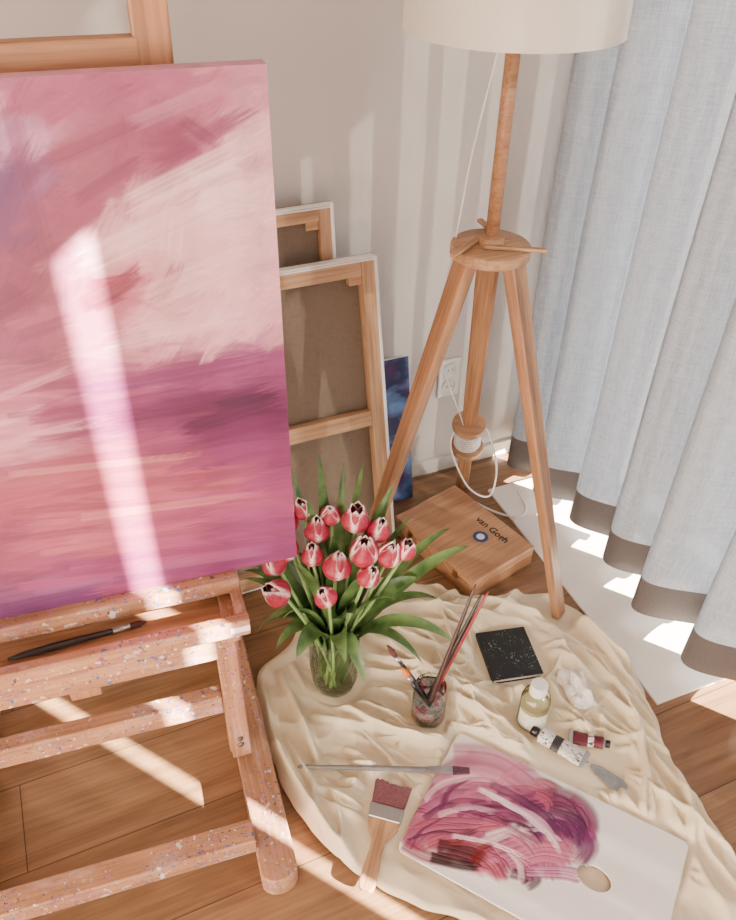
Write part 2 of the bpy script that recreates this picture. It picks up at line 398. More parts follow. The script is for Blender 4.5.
PAL0=Vector((.607,.802))+Vector((-.020,.006)); PL,PW=.488,.290
flat=[(.389,1.04,.060,.010),(.548,.879,.040,.010),(.752,.777,.032,.010),(.798,.947,.080,.009),(.984,1.01,.03,.004),(.895,.796,.035,.010),(.765,.690,.045,.011),(.825,.630,.05,.011),(.775,.655,.04,.011),(.385,.725,.05,.014),(.33,.66,.04,.014),(.285,.60,.03,.012),(.30,.83,.02,.022),(.45,.763,.04,.020)]
def ridg(n,p):
    v=1-min(1,abs(n)*2.1); return v**p
rf=random.Random(11); folds=[]
def mkfold(x,y,a,l,curv,amp,w):
    pts=[];n=9
    for i in range(n):
        pts.append((x,y)); x+=math.cos(a)*l/(n-1); y+=math.sin(a)*l/(n-1); a+=curv/(n-1)+rf.gauss(0,.13)
    folds.append((np.array(pts),amp*1.5,w))
for i in range(11):
    mkfold(.20+.04*i+rf.uniform(-.01,.01),1.10+.010*i,math.radians(-100+6*i),rf.uniform(.35,.55),rf.uniform(.3,.9),rf.uniform(.012,.026),rf.uniform(.006,.012))
for i in range(24):
    mkfold(rf.uniform(.22,.54),rf.uniform(.78,1.0),math.radians(rf.uniform(-75,-10)),rf.uniform(.12,.34),rf.uniform(-.9,.9),rf.uniform(.008,.020),rf.uniform(.005,.010))
for i in range(26):
    mkfold(rf.uniform(.5,.78),rf.uniform(.98,1.25),math.radians(rf.uniform(-95,-5)),rf.uniform(.15,.38),rf.uniform(-1.,1.),rf.uniform(.009,.022),rf.uniform(.006,.011))
for i in range(26):
    mkfold(rf.uniform(.80,1.02),rf.uniform(.60,1.05),math.radians(rf.uniform(-115,-65)),rf.uniform(.2,.5),rf.uniform(-.6,.6),rf.uniform(.008,.020),rf.uniform(.006,.011))
for i in range(24):
    mkfold(rf.uniform(.58,.84),rf.uniform(.66,1.0),math.radians(rf.uniform(-70,30)),rf.uniform(.10,.26),rf.uniform(-1.,1.),rf.uniform(.006,.016),rf.uniform(.005,.009))
NR,NA=210,700
ang=[-PI+2*PI*i/NA for i in range(NA)]
radc=np.array([rad_at(a)*(1+.02*noise.noise((math.cos(a)*7,math.sin(a)*7,0))) for a in ang]); ang=np.array(ang)
S_=np.repeat(np.arange(1,NR+1)/NR,NA); A=np.tile(ang,NR); RR=np.tile(radc,NR)
PX=np.r_[CC[0],CC[0]+RR*S_*np.cos(A)]; PY=np.r_[CC[1],CC[1]+RR*S_*np.sin(A)]; Sg=np.r_[0,S_]
H=np.zeros(PX.size)
for P,amp,w in folds:
    lo=P.min(0)-4*w; hi=P.max(0)+4*w
    sel=np.where((PX>lo[0])&(PX<hi[0])&(PY>lo[1])&(PY<hi[1]))[0]
    if len(sel)==0: continue
    x=PX[sel];y=PY[sel]; best=np.full(len(sel),1e9);tt=np.zeros(len(sel)); n=len(P)-1
    for i in range(n):
        a=P[i];d=P[i+1]-a;l2=(d**2).sum()
        u=np.clip(((x-a[0])*d[0]+(y-a[1])*d[1])/l2,0,1); dd=np.hypot(x-a[0]-u*d[0],y-a[1]-u*d[1])
        k=dd<best; best[k]=dd[k]; tt[k]=(i+u[k])/n
    hh=amp*np.exp(-(best/w)**2)*np.sin(np.pi*np.clip(tt,0,1))**.6
    H[sel]=np.maximum(H[sel],hh)+.25*np.minimum(H[sel],hh)
base=np.array([.004+.012*max(0,.4+noise.noise((x*6,y*6,1.5)))+.012*ridg(noise.noise((x*7+y*4+.6*noise.noise((x*6,y*6,3)),y*4-x*2,5)),2.2)+.004*ridg(noise.noise((x*17,y*13,2)),1.6) for x,y in zip(PX,PY)])
H=H+base
for fx,fy,fr,fz in flat:
    t=np.clip((np.hypot(PX-fx,PY-fy)-fr)/.035,0,1); t=t*t*(3-2*t); H=np.minimum(H,fz)*(1-t)+H*t
u=(PX-PAL0.x)*PAX.x+(PY-PAL0.y)*PAX.y; v_=(PX-PAL0.x)*PAY.x+(PY-PAL0.y)*PAY.y
d=np.maximum.reduce([-u,u-PL,-v_,v_-PW]); t=np.clip(d/.03,0,1); t=t*t*(3-2*t); H=np.minimum(H,.010)*(1-t)+H*t
ed=np.clip((Sg-.965)/.035,0,1); H=H*(1-.6*ed*ed)+.0015
V=np.c_[PX,PY,H]; F=[]
for i in range(NA): F.append((0,1+i,1+(i+1)%NA))
for j in range(NR-1):
    for i in range(NA):
        a=1+j*NA+i;b=1+j*NA+(i+1)%NA; F.append((a,a+NA,b+NA,b))
m,nt,out=nm('cream_muslin'); v=coords(nt); f2=noise_n(nt,v,6,4); f3=noise_n(nt,v,30,3)
bp_=N(nt,'ShaderNodeBump'); bp_.inputs['Strength'].default_value=.25; bp_.inputs['Distance'].default_value=.004; L(nt,f3,bp_.inputs['Height'])
bsdf(nt,out,ramp(nt,f2,[(.3,s2l((220,204,172))),(.7,s2l((232,218,190)))]),.85,bp_.outputs[0]); M_cloth=m
add('cream_drop_cloth',V,F,M_cloth,None,None,True)

# ------------------------------------------------------------------ painting helpers
def homog(src,dst):
    A=[];B=[]
    for (x,y),(u,v) in zip(src,dst):
        A.append([x,y,1,0,0,0,-u*x,-u*y]);B.append(u);A.append([0,0,0,x,y,1,-v*x,-v*y]);B.append(v)
    h=np.linalg.solve(np.array(A,float),np.array(B,float)); return np.append(h,1).reshape(3,3)
def apply(Hm,X,Y):
    d=Hm[2,0]*X+Hm[2,1]*Y+Hm[2,2]; return (Hm[0,0]*X+Hm[0,1]*Y+Hm[0,2])/d,(Hm[1,0]*X+Hm[1,1]*Y+Hm[1,2])/d
def blur(a,ny,nx,it=1,k=.5):
    g=a.reshape(ny,nx,-1).copy()
    for _ in range(it):
        p=np.pad(g,((1,1),(1,1),(0,0)),'edge')
        g=g*(1-k)+k*(p[:-2,1:-1]+p[2:,1:-1]+p[1:-1,:-2]+p[1:-1,2:])/4
    return g.reshape(a.shape)
def stroke(colr,hgt,X,Y,p0,p1,w,c,op=.8,curve=0,streak=.75,rag=.35,var=.32):
    p0=np.array(p0,float);p1=np.array(p1,float); d=p1-p0; l=np.hypot(*d)+1e-6; d/=l; nn=np.array([-d[1],d[0]])
    sel=np.where((X>min(p0[0],p1[0])-w-abs(curve))&(X<max(p0[0],p1[0])+w+abs(curve))&(Y>min(p0[1],p1[1])-w-abs(curve))&(Y<max(p0[1],p1[1])+w+abs(curve)))[0]
    if len(sel)==0: return
    rx=X[sel]-p0[0]; ry=Y[sel]-p0[1]
    s=rx*d[0]+ry*d[1]; t=rx*nn[0]+ry*nn[1]; ss=np.clip(s/l,0,1); t=t-curve*4*ss*(1-ss)
    q=t/(w/2)
    nb=int(5+w*.9); tab=rng.random(nb); ti=np.clip((q+1)/2,0,1)*(nb-1.001); i0=ti.astype(int); fr=ti-i0; st=tab[i0]*(1-fr)+tab[i0+1]*fr
    tab2=rng.random(nb); st2=tab2[i0]*(1-fr)+tab2[i0+1]*fr
    ends=np.clip((s+rag*l*st2*.5)/(.05*l+2),0,1)*np.clip((l-s-rag*l*st2)/(.06*l+2),0,1)
    edge=np.clip((1-np.abs(q))*3.5,0,1)
    a=(op*ends*edge*(1-streak*st**1.5))[:,None]
    sh=(1+var*(st2-.5))[:,None]
    colr[sel]=colr[sel]*(1-a)+np.clip(np.array(c)*sh,0,1)*a
    if hgt is not None: hgt[sel]=hgt[sel]*(1-a[:,0])+st2*a[:,0]
def curve_stroke(colr,hgt,X,Y,pts,w,c,op=.92,streak=.35):
    P=np.array([list(p)[:2] for p in catmull([(p[0],p[1],0) for p in pts],8)],float)
    best=np.full(X.shape,1e9); tt=np.zeros(X.shape); sgn=np.zeros(X.shape); n=len(P)-1
    for i in range(n):
        a=P[i];d=P[i+1]-a;l2=(d**2).sum()+1e-9
        u=np.clip(((X-a[0])*d[0]+(Y-a[1])*d[1])/l2,0,1); ex=X-a[0]-u*d[0]; ey=Y-a[1]-u*d[1]; dd=np.hypot(ex,ey)
        k=dd<best; best[k]=dd[k]; tt[k]=(i+u[k])/n; sgn[k]=np.sign(d[0]*ey[k]-d[1]*ex[k])
    q=best*sgn/(w/2); nb=int(4+w*.4); tab=rng.random(nb); ti=np.clip((q+1)/2,0,1)*(nb-1.001); i0=ti.astype(int); fr=ti-i0; st=tab[i0]*(1-fr)+tab[i0+1]*fr
    taper=np.clip(tt*14,0,1)*np.clip((1-tt)*7-st*1.2,0,1)
    a=(op*np.clip((1-np.abs(q))*3,0,1)*taper*(1-streak*st))[:,None]
    sh=(1+.55*(st-.5))[:,None]
    colr[:]=colr*(1-a)+np.clip(np.array(c)*sh,0,1)*a
    hgt[:]=hgt*(1-a[:,0])+(.35+.65*st)*a[:,0]
sat=lambda c,k: np.clip(c.mean(-1,keepdims=True)+(c-c.mean(-1,keepdims=True))*k,0.002,1)

# ------------------------------------------------------------------ easel + canvas
W_ea=wood('easel_beech',(180,130,94),(138,92,64),.5)
W_es=wood('easel_beech_paint_splattered',(184,134,100),(142,97,68),.5,splat=1.0)
EO=Vector((.268,.896,0)); EA=math.radians(-6); ER=Matrix.Rotation(EA,3,'Z')
def E(x,y,z): return EO+ER@Vector((x,y,z))
es=empty('studio_easel',E(-.37,0,0))
def eb(name,a,b,w,h,mat,**k):
    up=k.pop('up',(0,0,1)); up=ER@Vector(up)
    return beam(name,E(*a),E(*b),w,h,mat,es,up=up,**k)
def skid(name,x):
    r=.034; y0,y1=-.262,.42; prof=[]
    for i in range(17):
        a=PI/2+PI*i/16; prof.append((y0+r*.75+r*.75*math.cos(a),r*math.sin(a)))
    prof+=[(y1,-r),(y1,r)]
    n=len(prof); V=[(p[0],p[1],z) for z in(0,.055) for p in prof]
    F=[tuple(reversed(range(n))),tuple(range(n,2*n))]+[(i,(i+1)%n,(i+1)%n+n,i+n) for i in range(n)]
    mw=Matrix.Translation(E(x,0,.003))@ER.to_4x4()@Matrix.Rotation(PI/2,4,'Z')
    o=add(name,V,F,W_es,es,mw); bev(o,.004,3); return o
skid('skid_right',-.110); skid('skid_left',-.66)
for nme,x,xt in(('right',-.135,-.104),('left',-.650,-.66)):
    eb('upright_'+nme,(x,.035,.055),(xt,.045,1.75),.040,.03,W_ea,up=(0,1,0))
    eb('leg_plate_'+nme,(x+.002,.004,.075),(x+.002,.004,.56),.038,.022,W_es,up=(0,1,0))
    eb('brace_'+nme,(x-.01,.36,.06),(x-.01,.07,.72),.035,.022,W_ea,up=(0,1,0))
    eb('tray_bracket_'+nme,(x+.012,-.085,.548),(x+.012,.05,.548),.024,.04,W_es)
eb('top_crossbar',(-.66,.038,1.362),(-.125,.038,1.362),.024,.036,W_ea)
eb('mast',(-.39,.065,.30),(-.39,.085,1.9),.055,.028,W_ea,up=(0,1,0))
eb('tray_ledge',(-.70,-.012,.602),(-.098,-.012,.602),.046,.030,W_es)
eb('tray_trough',(-.70,-.052,.556),(-.115,-.052,.556),.085,.010,W_ea)
eb('tray_front_rail',(-.70,-.100,.584),(-.096,-.100,.584),.018,.034,W_es)
eb('tray_side',(-.106,-.100,.582),(-.106,.0,.582),.018,.030,W_es)
eb('tray_support_rail',(-.70,-.062,.508),(-.150,-.062,.508),.030,.050,W_es)
eb('mid_crossbar',(-.66,.005,.265),(-.155,.005,.265),.030,.050,W_es)
eb('base_crossbar',(-.69,-.175,.080),(-.142,-.175,.080),.045,.042,W_es)
eb('rear_crossbar',(-.66,.30,.075),(-.15,.30,.075),.045,.040,W_ea)
M_met=plain('zinc_hardware',(120,110,100),.35,50,.1,.05,Metallic=.8)
for x,z in((-.133,.12),(-.133,.14),(-.133,.47)):
    lathe('bolt',[(0,0),(.006,0),(.006,.002),(.004,.004),(0,.004)],M_met,E(x,-.0075,z),es,seg=16,rot=Matrix.Rotation(PI/2,3,'X'))
box('tray_label',E(-.112,-.1095,.584),(.03,.001,.012),M_gesso,es,rot=EA,bv=0)
M_black=plain('black_lacquer',(28,24,26),.3,40,.2,.02)
te=empty('tray_paintbrush',E(-.36,-.045,.567))
p0=E(-.455,-.052,.569);p1=E(-.25,-.038,.568)
tube('handle',[p0.lerp(p1,t) for t in(0,.1,.3,.7,.75)],[.0025,.005,.0065,.0045,.004],M_black,te)
tube('ferrule',[p0.lerp(p1,.75),p0.lerp(p1,.88)],.0045,M_steel,te); tube('bristles',[p0.lerp(p1,.88),p0.lerp(p1,.95),p1],[.0045,.005,.001],plain('dark_bristle',(70,40,40),.8),te)

CW,CH,CT=.80,.738,.024
M0c=Matrix.Translation(E(.001,-.002,.6175))@ER.to_4x4()@Matrix.Rotation(PI/2-math.radians(.2),4,'X')@Matrix.Translation((-CW,0,-.012))
nx,ny=660,620
X,Y,F=grid_plane(nx,ny,CW,CH); xf=X.ravel(); yf=Y.ravel()
Hc=homog([(CW,CH),(CW,0),(CW-.285,CH),(CW-.452,0)],[(270,57),(293,550),(0,70),(0,612)])
U,Vv=apply(Hc,xf,yf)
ctrl=[((10,80),(190,126,156)),((60,85),(178,106,138)),((130,80),(176,104,136)),((200,85),(184,116,146)),((255,75),(202,146,168)),((20,125),(180,140,172)),((20,165),(144,102,142)),((45,130),(205,154,182)),((15,215),(142,90,128)),((90,140),(170,104,128)),((150,150),(166,98,128)),((200,128),(158,84,118)),((250,125),(230,184,198)),((240,180),(238,200,208)),((170,210),(232,188,198)),((200,260),(230,184,194)),((120,235),(220,168,178)),((90,200),(166,96,124)),((60,240),(158,92,120)),((20,270),(150,86,114)),((130,270),(188,116,134)),((30,330),(160,94,124)),((80,310),(180,114,136)),((250,310),(228,176,190)),((180,310),(228,178,190)),((120,335),(194,128,148)),((20,370),(190,120,144)),((100,375),(156,84,122)),((200,358),(148,78,124)),((270,350),(150,80,126)),((255,395),(110,40,92)),((200,390),(126,54,106)),((130,410),(152,76,116)),((30,430),(208,146,164)),((70,402),(188,126,152)),((250,435),(144,68,118)),((100,460),(182,104,122)),((30,485),(172,92,116)),((200,480),(182,104,124)),((270,490),(164,86,130)),((100,520),(184,110,126)),((200,520),(168,88,126)),((270,535),(154,78,128)),((30,540),(162,88,118)),((20,595),(128,70,112)),((100,575),(160,84,126)),((60,590),(152,94,136)),((-150,100),(170,110,140)),((-150,300),(200,150,165)),((-150,500),(180,104,124)),((-300,300),(180,110,135))]
cp=np.array([c[0] for c in ctrl],float); cc_=np.array([s2l(c[1]) for c in ctrl])
def basecol(u,v):
    d=((u[:,None]-cp[:,0])**2*.5+(v[:,None]-cp[:,1])**2*1.7)+40; w=1/d**2.6; w/=w.sum(1,keepdims=True); return w@cc_
colr=basecol(U,Vv)
for i in range(2000):
    x=rng.uniform(-260,300); y=rng.uniform(50,620)
    j=rng.uniform(.66,1.22) if rng.random()<.38 else rng.uniform(.86,1.10)
    c=basecol(np.array([x+rng.normal(0,10)]),np.array([y+rng.normal(0,6)]))[0]*j
    if y<335: ang_=math.radians(rng.normal(-28,26)); l=rng.uniform(18,60); w=rng.uniform(7,30)
    else: ang_=math.radians(rng.normal(-8,6)); l=rng.uniform(40,160); w=rng.uniform(4,18)
    dx,dy=math.cos(ang_)*l/2,math.sin(ang_)*l/2
    stroke(colr,None,U,Vv,(x-dx,y-dy),(x+dx,y+dy),w,c,op=rng.uniform(.4,.9),curve=rng.uniform(-6,6))
def S(a,b,w,c,op=.8,cv=0): stroke(colr,None,U,Vv,a,b,w,s2l(c),op,cv,streak=.5)
S((92,288),(155,250),20,(140,70,92),.95,3); S((98,270),(152,260),12,(150,72,94),.9); S((104,292),(140,276),9,(126,58,82),.85)
S((0,230),(60,120),26,(134,86,124),.75); S((0,140),(50,100),22,(200,158,190),.7); S((10,190),(45,120),20,(124,80,126),.6); S((0,100),(30,85),18,(214,174,196),.7)
S((100,374),(290,338),15,(134,66,114),.9,2); S((190,408),(292,374),36,(94,28,78),.97); S((120,404),(250,382),26,(112,42,92),.92); S((205,424),(290,402),16,(116,44,94),.9); S((50,402),(200,378),16,(136,64,108),.85); S((220,392),(285,380),12,(80,24,70),.85)
S((0,434),(110,404),14,(222,168,182),.8); S((0,384),(100,344),10,(216,158,176),.7); S((0,410),(55,390),9,(230,182,190),.6); S((150,185),(285,118),26,(242,208,214),.75); S((110,240),(280,160),30,(238,200,208),.6); S((160,280),(285,225),28,(236,196,206),.55)
S((130,325),(285,290),24,(236,196,206),.55); S((170,150),(268,92),20,(142,72,106),.8); S((60,150),(190,95),18,(150,82,114),.75); S((90,185),(160,140),16,(146,78,108),.7); S((150,110),(255,66),18,(204,148,172),.6)
S((20,400),(140,385),7,(148,78,112),.65); S((40,425),(230,398),8,(140,68,108),.7); S((0,458),(200,430),10,(152,78,108),.65)
S((90,505),(285,480),9,(214,146,152),.6); S((20,500),(180,488),8,(152,78,100),.65); S((150,560),(290,538),12,(168,106,144),.6); S((0,604),(120,578),18,(112,60,110),.9); S((20,460),(220,440),8,(212,150,152),.6); S((60,480),(280,455),9,(156,78,108),.65); S((40,585),(160,562),9,(158,106,146),.6)
S((120,530),(285,510),9,(146,74,112),.6); S((0,530),(120,515),9,(144,74,106),.6); S((60,555),(280,532),10,(140,70,114),.65); S((120,572),(288,548),10,(132,66,116),.65)
S((30,100),(60,260),22,(148,86,114),.5); S((190,110),(225,135),14,(134,66,98),.7); S((30,320),(90,300),16,(138,76,108),.6); S((0,300),(50,270),20,(132,70,102),.6)
colr=blur(colr,ny,nx,1,.5)
colr=np.clip(sat(colr,1.10),0,1)**1.22*.78
pc_=empty('pink_abstract_painting',E(-.4,0,.617))
add('painted_face',np.c_[xf,yf,np.full(xf.size,CT+.0004)],F,M_paint,pc_,M0c,col=colr)
add('canvas_body',[(i*CW/2+CW/2,j*CH/2+CH/2,k*CT/2+CT/2) for i in(-1,1) for j in(-1,1) for k in(-1,1)],BF,plain('painted_canvas_edge',(206,150,172),.8,30,.12,.2),pc_,M0c)

# ------------------------------------------------------------------ palette board
pe=empty('palette_board',(PAL0.x,PAL0.y,.013))
nx,ny=440,262
X,Y,F=grid_plane(nx,ny,PL,PW); xf=X.ravel();yf=Y.ravel()
rem=Vector((.674,.439))-PAL0; hx=rem.dot(PAX); hy=rem.dot(PAY)
Hp=homog([(0,0),(PL,0),(0,PW),(hx,hy)],[(468,733),(687,838),(397,842),(595,881)])
U,Vv=apply(Hp,xf,yf)
white=np.array(s2l((242,236,234)))
colr=np.tile(white,(xf.size,1)); hgt=np.zeros(xf.size)
nz=np.array([noise.fractal((x*22,y*22,0),1,2,4) for x,y in zip(xf,yf)])
colr*= (1+.03*nz)[:,None]
PK=(190,112,140);MV=(124,60,94);MG=(98,26,74);MR=(64,10,18);WP=(230,196,206);PU=(70,24,62);SA=(170,84,104)
def C(pts,w,c,op=.94,st=.3): curve_stroke(colr,hgt,U,Vv,pts,w,s2l(c),op,st)
ex,ey=U-492,Vv-822; el=np.sqrt(((ex*.94+ey*.34)/86)**2+((-ex*.34+ey*.94)/58)**2)+.24*nz
mk=np.clip((1-el)*6,0,1)[:,None]; mb=np.clip(nz*1.4+.45,0,1)[:,None]
colr=colr*(1-mk)+(np.array(s2l(PK))*(1-mb)+np.array(s2l(MV))*mb)*mk; hgt+=mk[:,0]*.4
def rnd_strokes(n,w0,w1,cols,op=.9,sd_=.35):
    for i in range(n):
        x=rng.uniform(415,575); y=rng.uniform(766,885); a=math.atan2((y-880)*1.4,x-470)+PI/2+rng.normal(0,sd_); l=rng.uniform(24,60)
        if ((x-495)/80)**2+((y-822)/56)**2>1: continue
        if x<480 and y>835: continue
        C([(x-l/2*math.cos(a),y-l/2*math.sin(a)),(x+6*math.sin(a),y-6*math.cos(a)),(x+l/2*math.cos(a),y+l/2*math.sin(a))],rng.uniform(w0,w1),cols[rng.integers(0,len(cols))],op,.3)
rnd_strokes(100,12,26,[PK,PK,MV,SA,MV])
C([(444,782),(470,764),(500,766),(526,788)],32,(206,148,168)); C([(460,752),(498,756),(538,785)],24,(192,122,150),.85)
C([(426,804),(460,786),(500,790),(548,794)],26,(146,78,110)); C([(422,816),(455,810),(500,798),(552,794)],20,PK)
C([(408,840),(428,820),(460,816),(500,822)],28,(150,76,102)); C([(404,836),(425,852),(455,856)],18,(138,58,76))
C([(470,842),(520,815),(560,804),(578,814)],14,WP,.9); C([(480,854),(530,834),(578,836)],22,PK)
C([(505,806),(550,794),(576,816),(566,850)],34,MG,.97,.2); C([(525,820),(560,820),(582,842),(570,868)],28,(112,44,94),.97,.2); C([(500,864),(540,850),(582,864)],22,PK); C([(505,872),(530,882),(518,894)],18,PU); C([(520,872),(560,874),(584,882)],20,(178,108,144)); C([(470,800),(505,800),(535,818)],18,(102,38,78),.9)
colr=blur(colr,ny,nx,2,.6); hgt=blur(hgt[:,None],ny,nx,1,.5)[:,0]
rnd_strokes(44,3,9,[PK,MV,MG,WP,PU,SA],.8)
C([(478,780),(512,800),(545,830),(560,862)],6,(240,222,228),.9); C([(455,800),(500,815),(540,845)],7,(110,36,80),.8); C([(488,775),(530,800),(568,842)],9,PU,.8); C([(540,800),(570,812),(582,836)],9,(64,20,58),.85)
C([(450,828),(490,838),(530,860)],6,WP,.85); C([(505,795),(535,812),(550,835)],7,(220,172,194),.85); C([(430,792),(450,776),(482,768)],6,WP,.7); C([(440,806),(470,798),(500,806)],6,(220,174,190),.75)
C([(434,842),(462,850),(482,864)],26,MR,.98,.1); C([(426,852),(455,862),(476,865)],15,(40,8,16),.98,.1); C([(468,862),(476,846),(492,838)],13,(112,24,30),.9); C([(446,836),(466,838),(486,846)],8,(130,46,52),.85)
P=np.c_[xf,yf].copy()
rin=np.sqrt(((xf-hx)/.032)**2+((yf-hy)/.023)**2)
F2=[f for f in F if sum(rin[list(f)]<1)<4]
for i in np.where(rin<1)[0]:
    r=max(rin[i],1e-3); P[i,0]=hx+(P[i,0]-hx)/r; P[i,1]=hy+(P[i,1]-hy)/r
for cx,cy in((0,0),(PL,0),(0,PW),(PL,PW)):
    rc=.012; sx=1 if cx==0 else -1; sy=1 if cy==0 else -1; ox,oy=cx+sx*rc,cy+sy*rc
    k=np.where(((P[:,0]-ox)*sx<0)&((P[:,1]-oy)*sy<0))[0]
    for i in k:
        dx,dy=P[i,0]-ox,P[i,1]-oy; mxd=max(abs(dx),abs(dy)); d=math.hypot(dx,dy)
        if d>0: P[i,0]=ox+dx*mxd/d; P[i,1]=oy+dy*mxd/d
MP=Matrix(((PAX.x,PAY.x,0,PAL0.x),(PAX.y,PAY.y,0,PAL0.y),(0,0,1,.0135),(0,0,0,1)))
colr=sat(colr,1.06)
o=add('board',np.c_[P,.004+hgt*.0038],[tuple(reversed(f)) for f in F2],attr_mat('palette_paint',.35,160,.3),pe,MP,col=colr,smooth=True)
sd=o.modifiers.new('solid','SOLIDIFY'); sd.thickness=.005; sd.offset=-1

# ------------------------------------------------------------------ vase + tulips
VC=Vector((.389,1.04,.0115))
vs=empty('glass_vase',VC)
M_glass=glassy('clear_glass',(.97,.985,.965),.04,.05,150)
lathe('vase_body',[(0,.0),(.040,.0),(.045,.004),(.052,.03),(.056,.08),(.056,.13),(.058,.175),(.061,.19)],M_glass,VC,vs,seg=72,cap=False)
tube('vase_rim',[VC+Vector((.061*math.cos(a*PI/24),.061*math.sin(a*PI/24),.19)) for a in range(49)],.0018,M_glass,vs,6)
m,nt,out=nm('vase_water'); tt_=N(nt,'ShaderNodeBsdfTransparent'); tt_.inputs[0].default_value=(.88,.94,.80,1); L(nt,tt_.outputs[0],out.inputs[0])
lathe('water',[(0,.10),(.053,.10)],glassy('water_surface',(.90,.95,.86),.02,.02),VC,vs,cap=False)
lathe('water_body',[(.044,.010),(.050,.03),(.053,.098)],m,VC,vs,cap=False)
tb=empty('tulip_bouquet',VC+Vector((0,0,.02)))
m,nt,out=nm('tulip_green'); v=coords(nt); f=noise_n(nt,v,24,4)
col=ramp(nt,f,[(.3,s2l((52,84,44))),(.7,s2l((114,144,84)))])
p=N(nt,'ShaderNodeBsdfPrincipled'); L(nt,col,p.inputs['Base Color']); p.inputs['Roughness'].default_value=.38
t=N(nt,'ShaderNodeBsdfTranslucent'); L(nt,col,t.inputs[0]); a=N(nt,'ShaderNodeMixShader'); a.inputs[0].default_value=.25
L(nt,p.outputs[0],a.inputs[1]); L(nt,t.outputs[0],a.inputs[2]); L(nt,a.outputs[0],out.inputs[0]); M_green=m
M_stem=plain('tulip_stem',(138,168,104),.4,30,.15,.1)
M_petal=attr_mat('tulip_petals',.5,200,.1)
RT=Vector((.914,-.407,0)); FW=Vector((.407,.914,0))
heads=[(327,528,1),(341,508,.85),(316,506,.8),(305,541,1.05),(364,516,1.1),(384,526,.95),(346,562,1.15),(373,548,1.2),(394,548,1),(300,582,1.1),(341,586,.9),(373,568,.9),(294,558,1),(301,519,.8),(410,542,.85),(325,550,.9)]
HV=[];HF=[];HC=[];SV=[];SF=[]
def merge(V,F,Vl,Fl):
    b=len(Vl); Vl+=V; Fl+=[tuple(b+i for i in f) for f in F]
def tulip(pos,axis,s):
    q=axis.to_track_quat('Z','Y').to_matrix(); R0=.0230*s;Ht=.052*s; rot0=random.random()*6
    openf=random.uniform(-.45,.0)
    for k in range(6):
        inner=k>=3; a0=rot0+(k%3)*2*PI/3+(PI/3 if inner else 0); V=[];C_=[];F_=[]
        NU,NV=14,16; ofs=random.uniform(.94,1.08)
        for j in range(NV+1):
            v=j/NV; rr=R0*max(.08,(math.sin(min(1,v*1.9+.16)*PI*.5)**.7)*(1-(.62-openf)*max(0,v-.42)**1.45*1.75)*(.88 if inner else 1.0))
            wa=(1.2)*(max(0,math.sin(PI*(.17+.78*v)))**.6)
            if v>.97: wa*=.4
            for i in range(NU+1):
                u=i/NU*2-1; a=a0+u*wa
                rad=rr*(1+.05*math.cos(u*PI)+(.03*u*u if not inner else 0)); zz=Ht*ofs*(v*(1.0 if not inner else .97)-.10*u*u*v)
                V.append(pos+q@Vector((rad*math.cos(a),rad*math.sin(a),zz)))
                edge=max(0,min(1,(abs(u)-.62+.12*(random.random()-.5))/.26)); tip=max(0,min(1,(v-.84+.08*(random.random()-.5))/.14)); base=max(0,min(1,(.20-v)/.2))
                wv=max(edge*min(1,v*1.2+.25),tip)
                st=.7+.6*random.random()
                c=np.array(s2l((158,28,58)))*st; cw=np.array(s2l((248,222,218)))
                c=c*(1-wv)+cw*wv; c=c*(1-base)+np.array(s2l((232,204,190)))*base; C_.append(c)
        for j in range(NV):
            for i in range(NU):
                a=j*(NU+1)+i; F_.append((a,a+1,a+NU+2,a+NU+1))
        merge(V,F_,HV,HF); HC.extend(C_)
for (u,v,s) in heads:
    fwd=(545-v)*.0016; zz=.5-(v-523+300*fwd)/400; lat=(u-343)*.00208
    pos=Vector((VC.x,VC.y,0))+RT*lat+FW*fwd+Vector((0,0,zz-.030))
    base_=VC+Vector((random.uniform(-.025,.025),random.uniform(-.025,.025),.015))
    rimp=VC+RT*(lat*.28)+FW*(fwd*.28)+Vector((0,0,.19))
    d=(pos-rimp).normalized()
    axis=((d*.6)+Vector((0,0,.6))+RT*(random.uniform(-.45,.55)+lat*2)-FW*random.uniform(-.2,.6)).normalized()
    path=bez(base_,base_.lerp(rimp,.8),rimp+(pos-rimp)*.5-Vector((0,0,.01)),pos+axis*.002,18)
    V_,F_=tube_data(path,.0038,7); merge(V_,F_,SV,SF)
    tulip(pos,axis,s*1.10)
ho=add('flower_heads',HV,HF,M_petal,tb,None,True,col=np.array(HC))
sd=ho.modifiers.new('solid','SOLIDIFY'); sd.thickness=.001
add('stems',SV,SF,M_stem,tb,None,True)
LV=[];LF=[]
def leaf(path,w,twist=0):
    n=len(path); V=[];F_=[]
    up=Vector((0,0,1))
    for i,p in enumerate(path):
        t=i/(n-1); T=(path[min(i+1,n-1)]-path[max(i-1,0)]).normalized()
        s=T.cross(up)
        if s.length<.05: s=RT.copy()
        s.normalize(); s=Matrix.Rotation(twist*t,3,T)@s; nrm=s.cross(T).normalized()
        ww=w*1.15*(math.sin(PI*min(1,(t*.93+.07)))**.75)*(1 if t<.98 else .3)
        for k,(a,b) in enumerate([(-1,.28),(-.55,.08),(0,0),(.55,.08),(1,.28)]):
            V.append(p+s*a*ww+nrm*b*ww)
    for i in range(n-1):
        for k in range(4): a=i*5+k; F_.append((a,a+1,a+6,a+5))
    merge(V,F_,LV,LF)
def leaf_to(lat,fw,z,w,droop=.06,tw=0):
    st=VC+RT*lat*.12+FW*fw*.12+Vector((0,0,.12)); end=Vector((VC.x,VC.y,0))+RT*lat+FW*fw+Vector((0,0,z))
    mid1=st+Vector((0,0,.12))+RT*lat*.15; mid2=st.lerp(end,.62)+Vector((0,0,droop+.04))
    leaf(bez(st,mid1,mid2,end,20),w,tw)
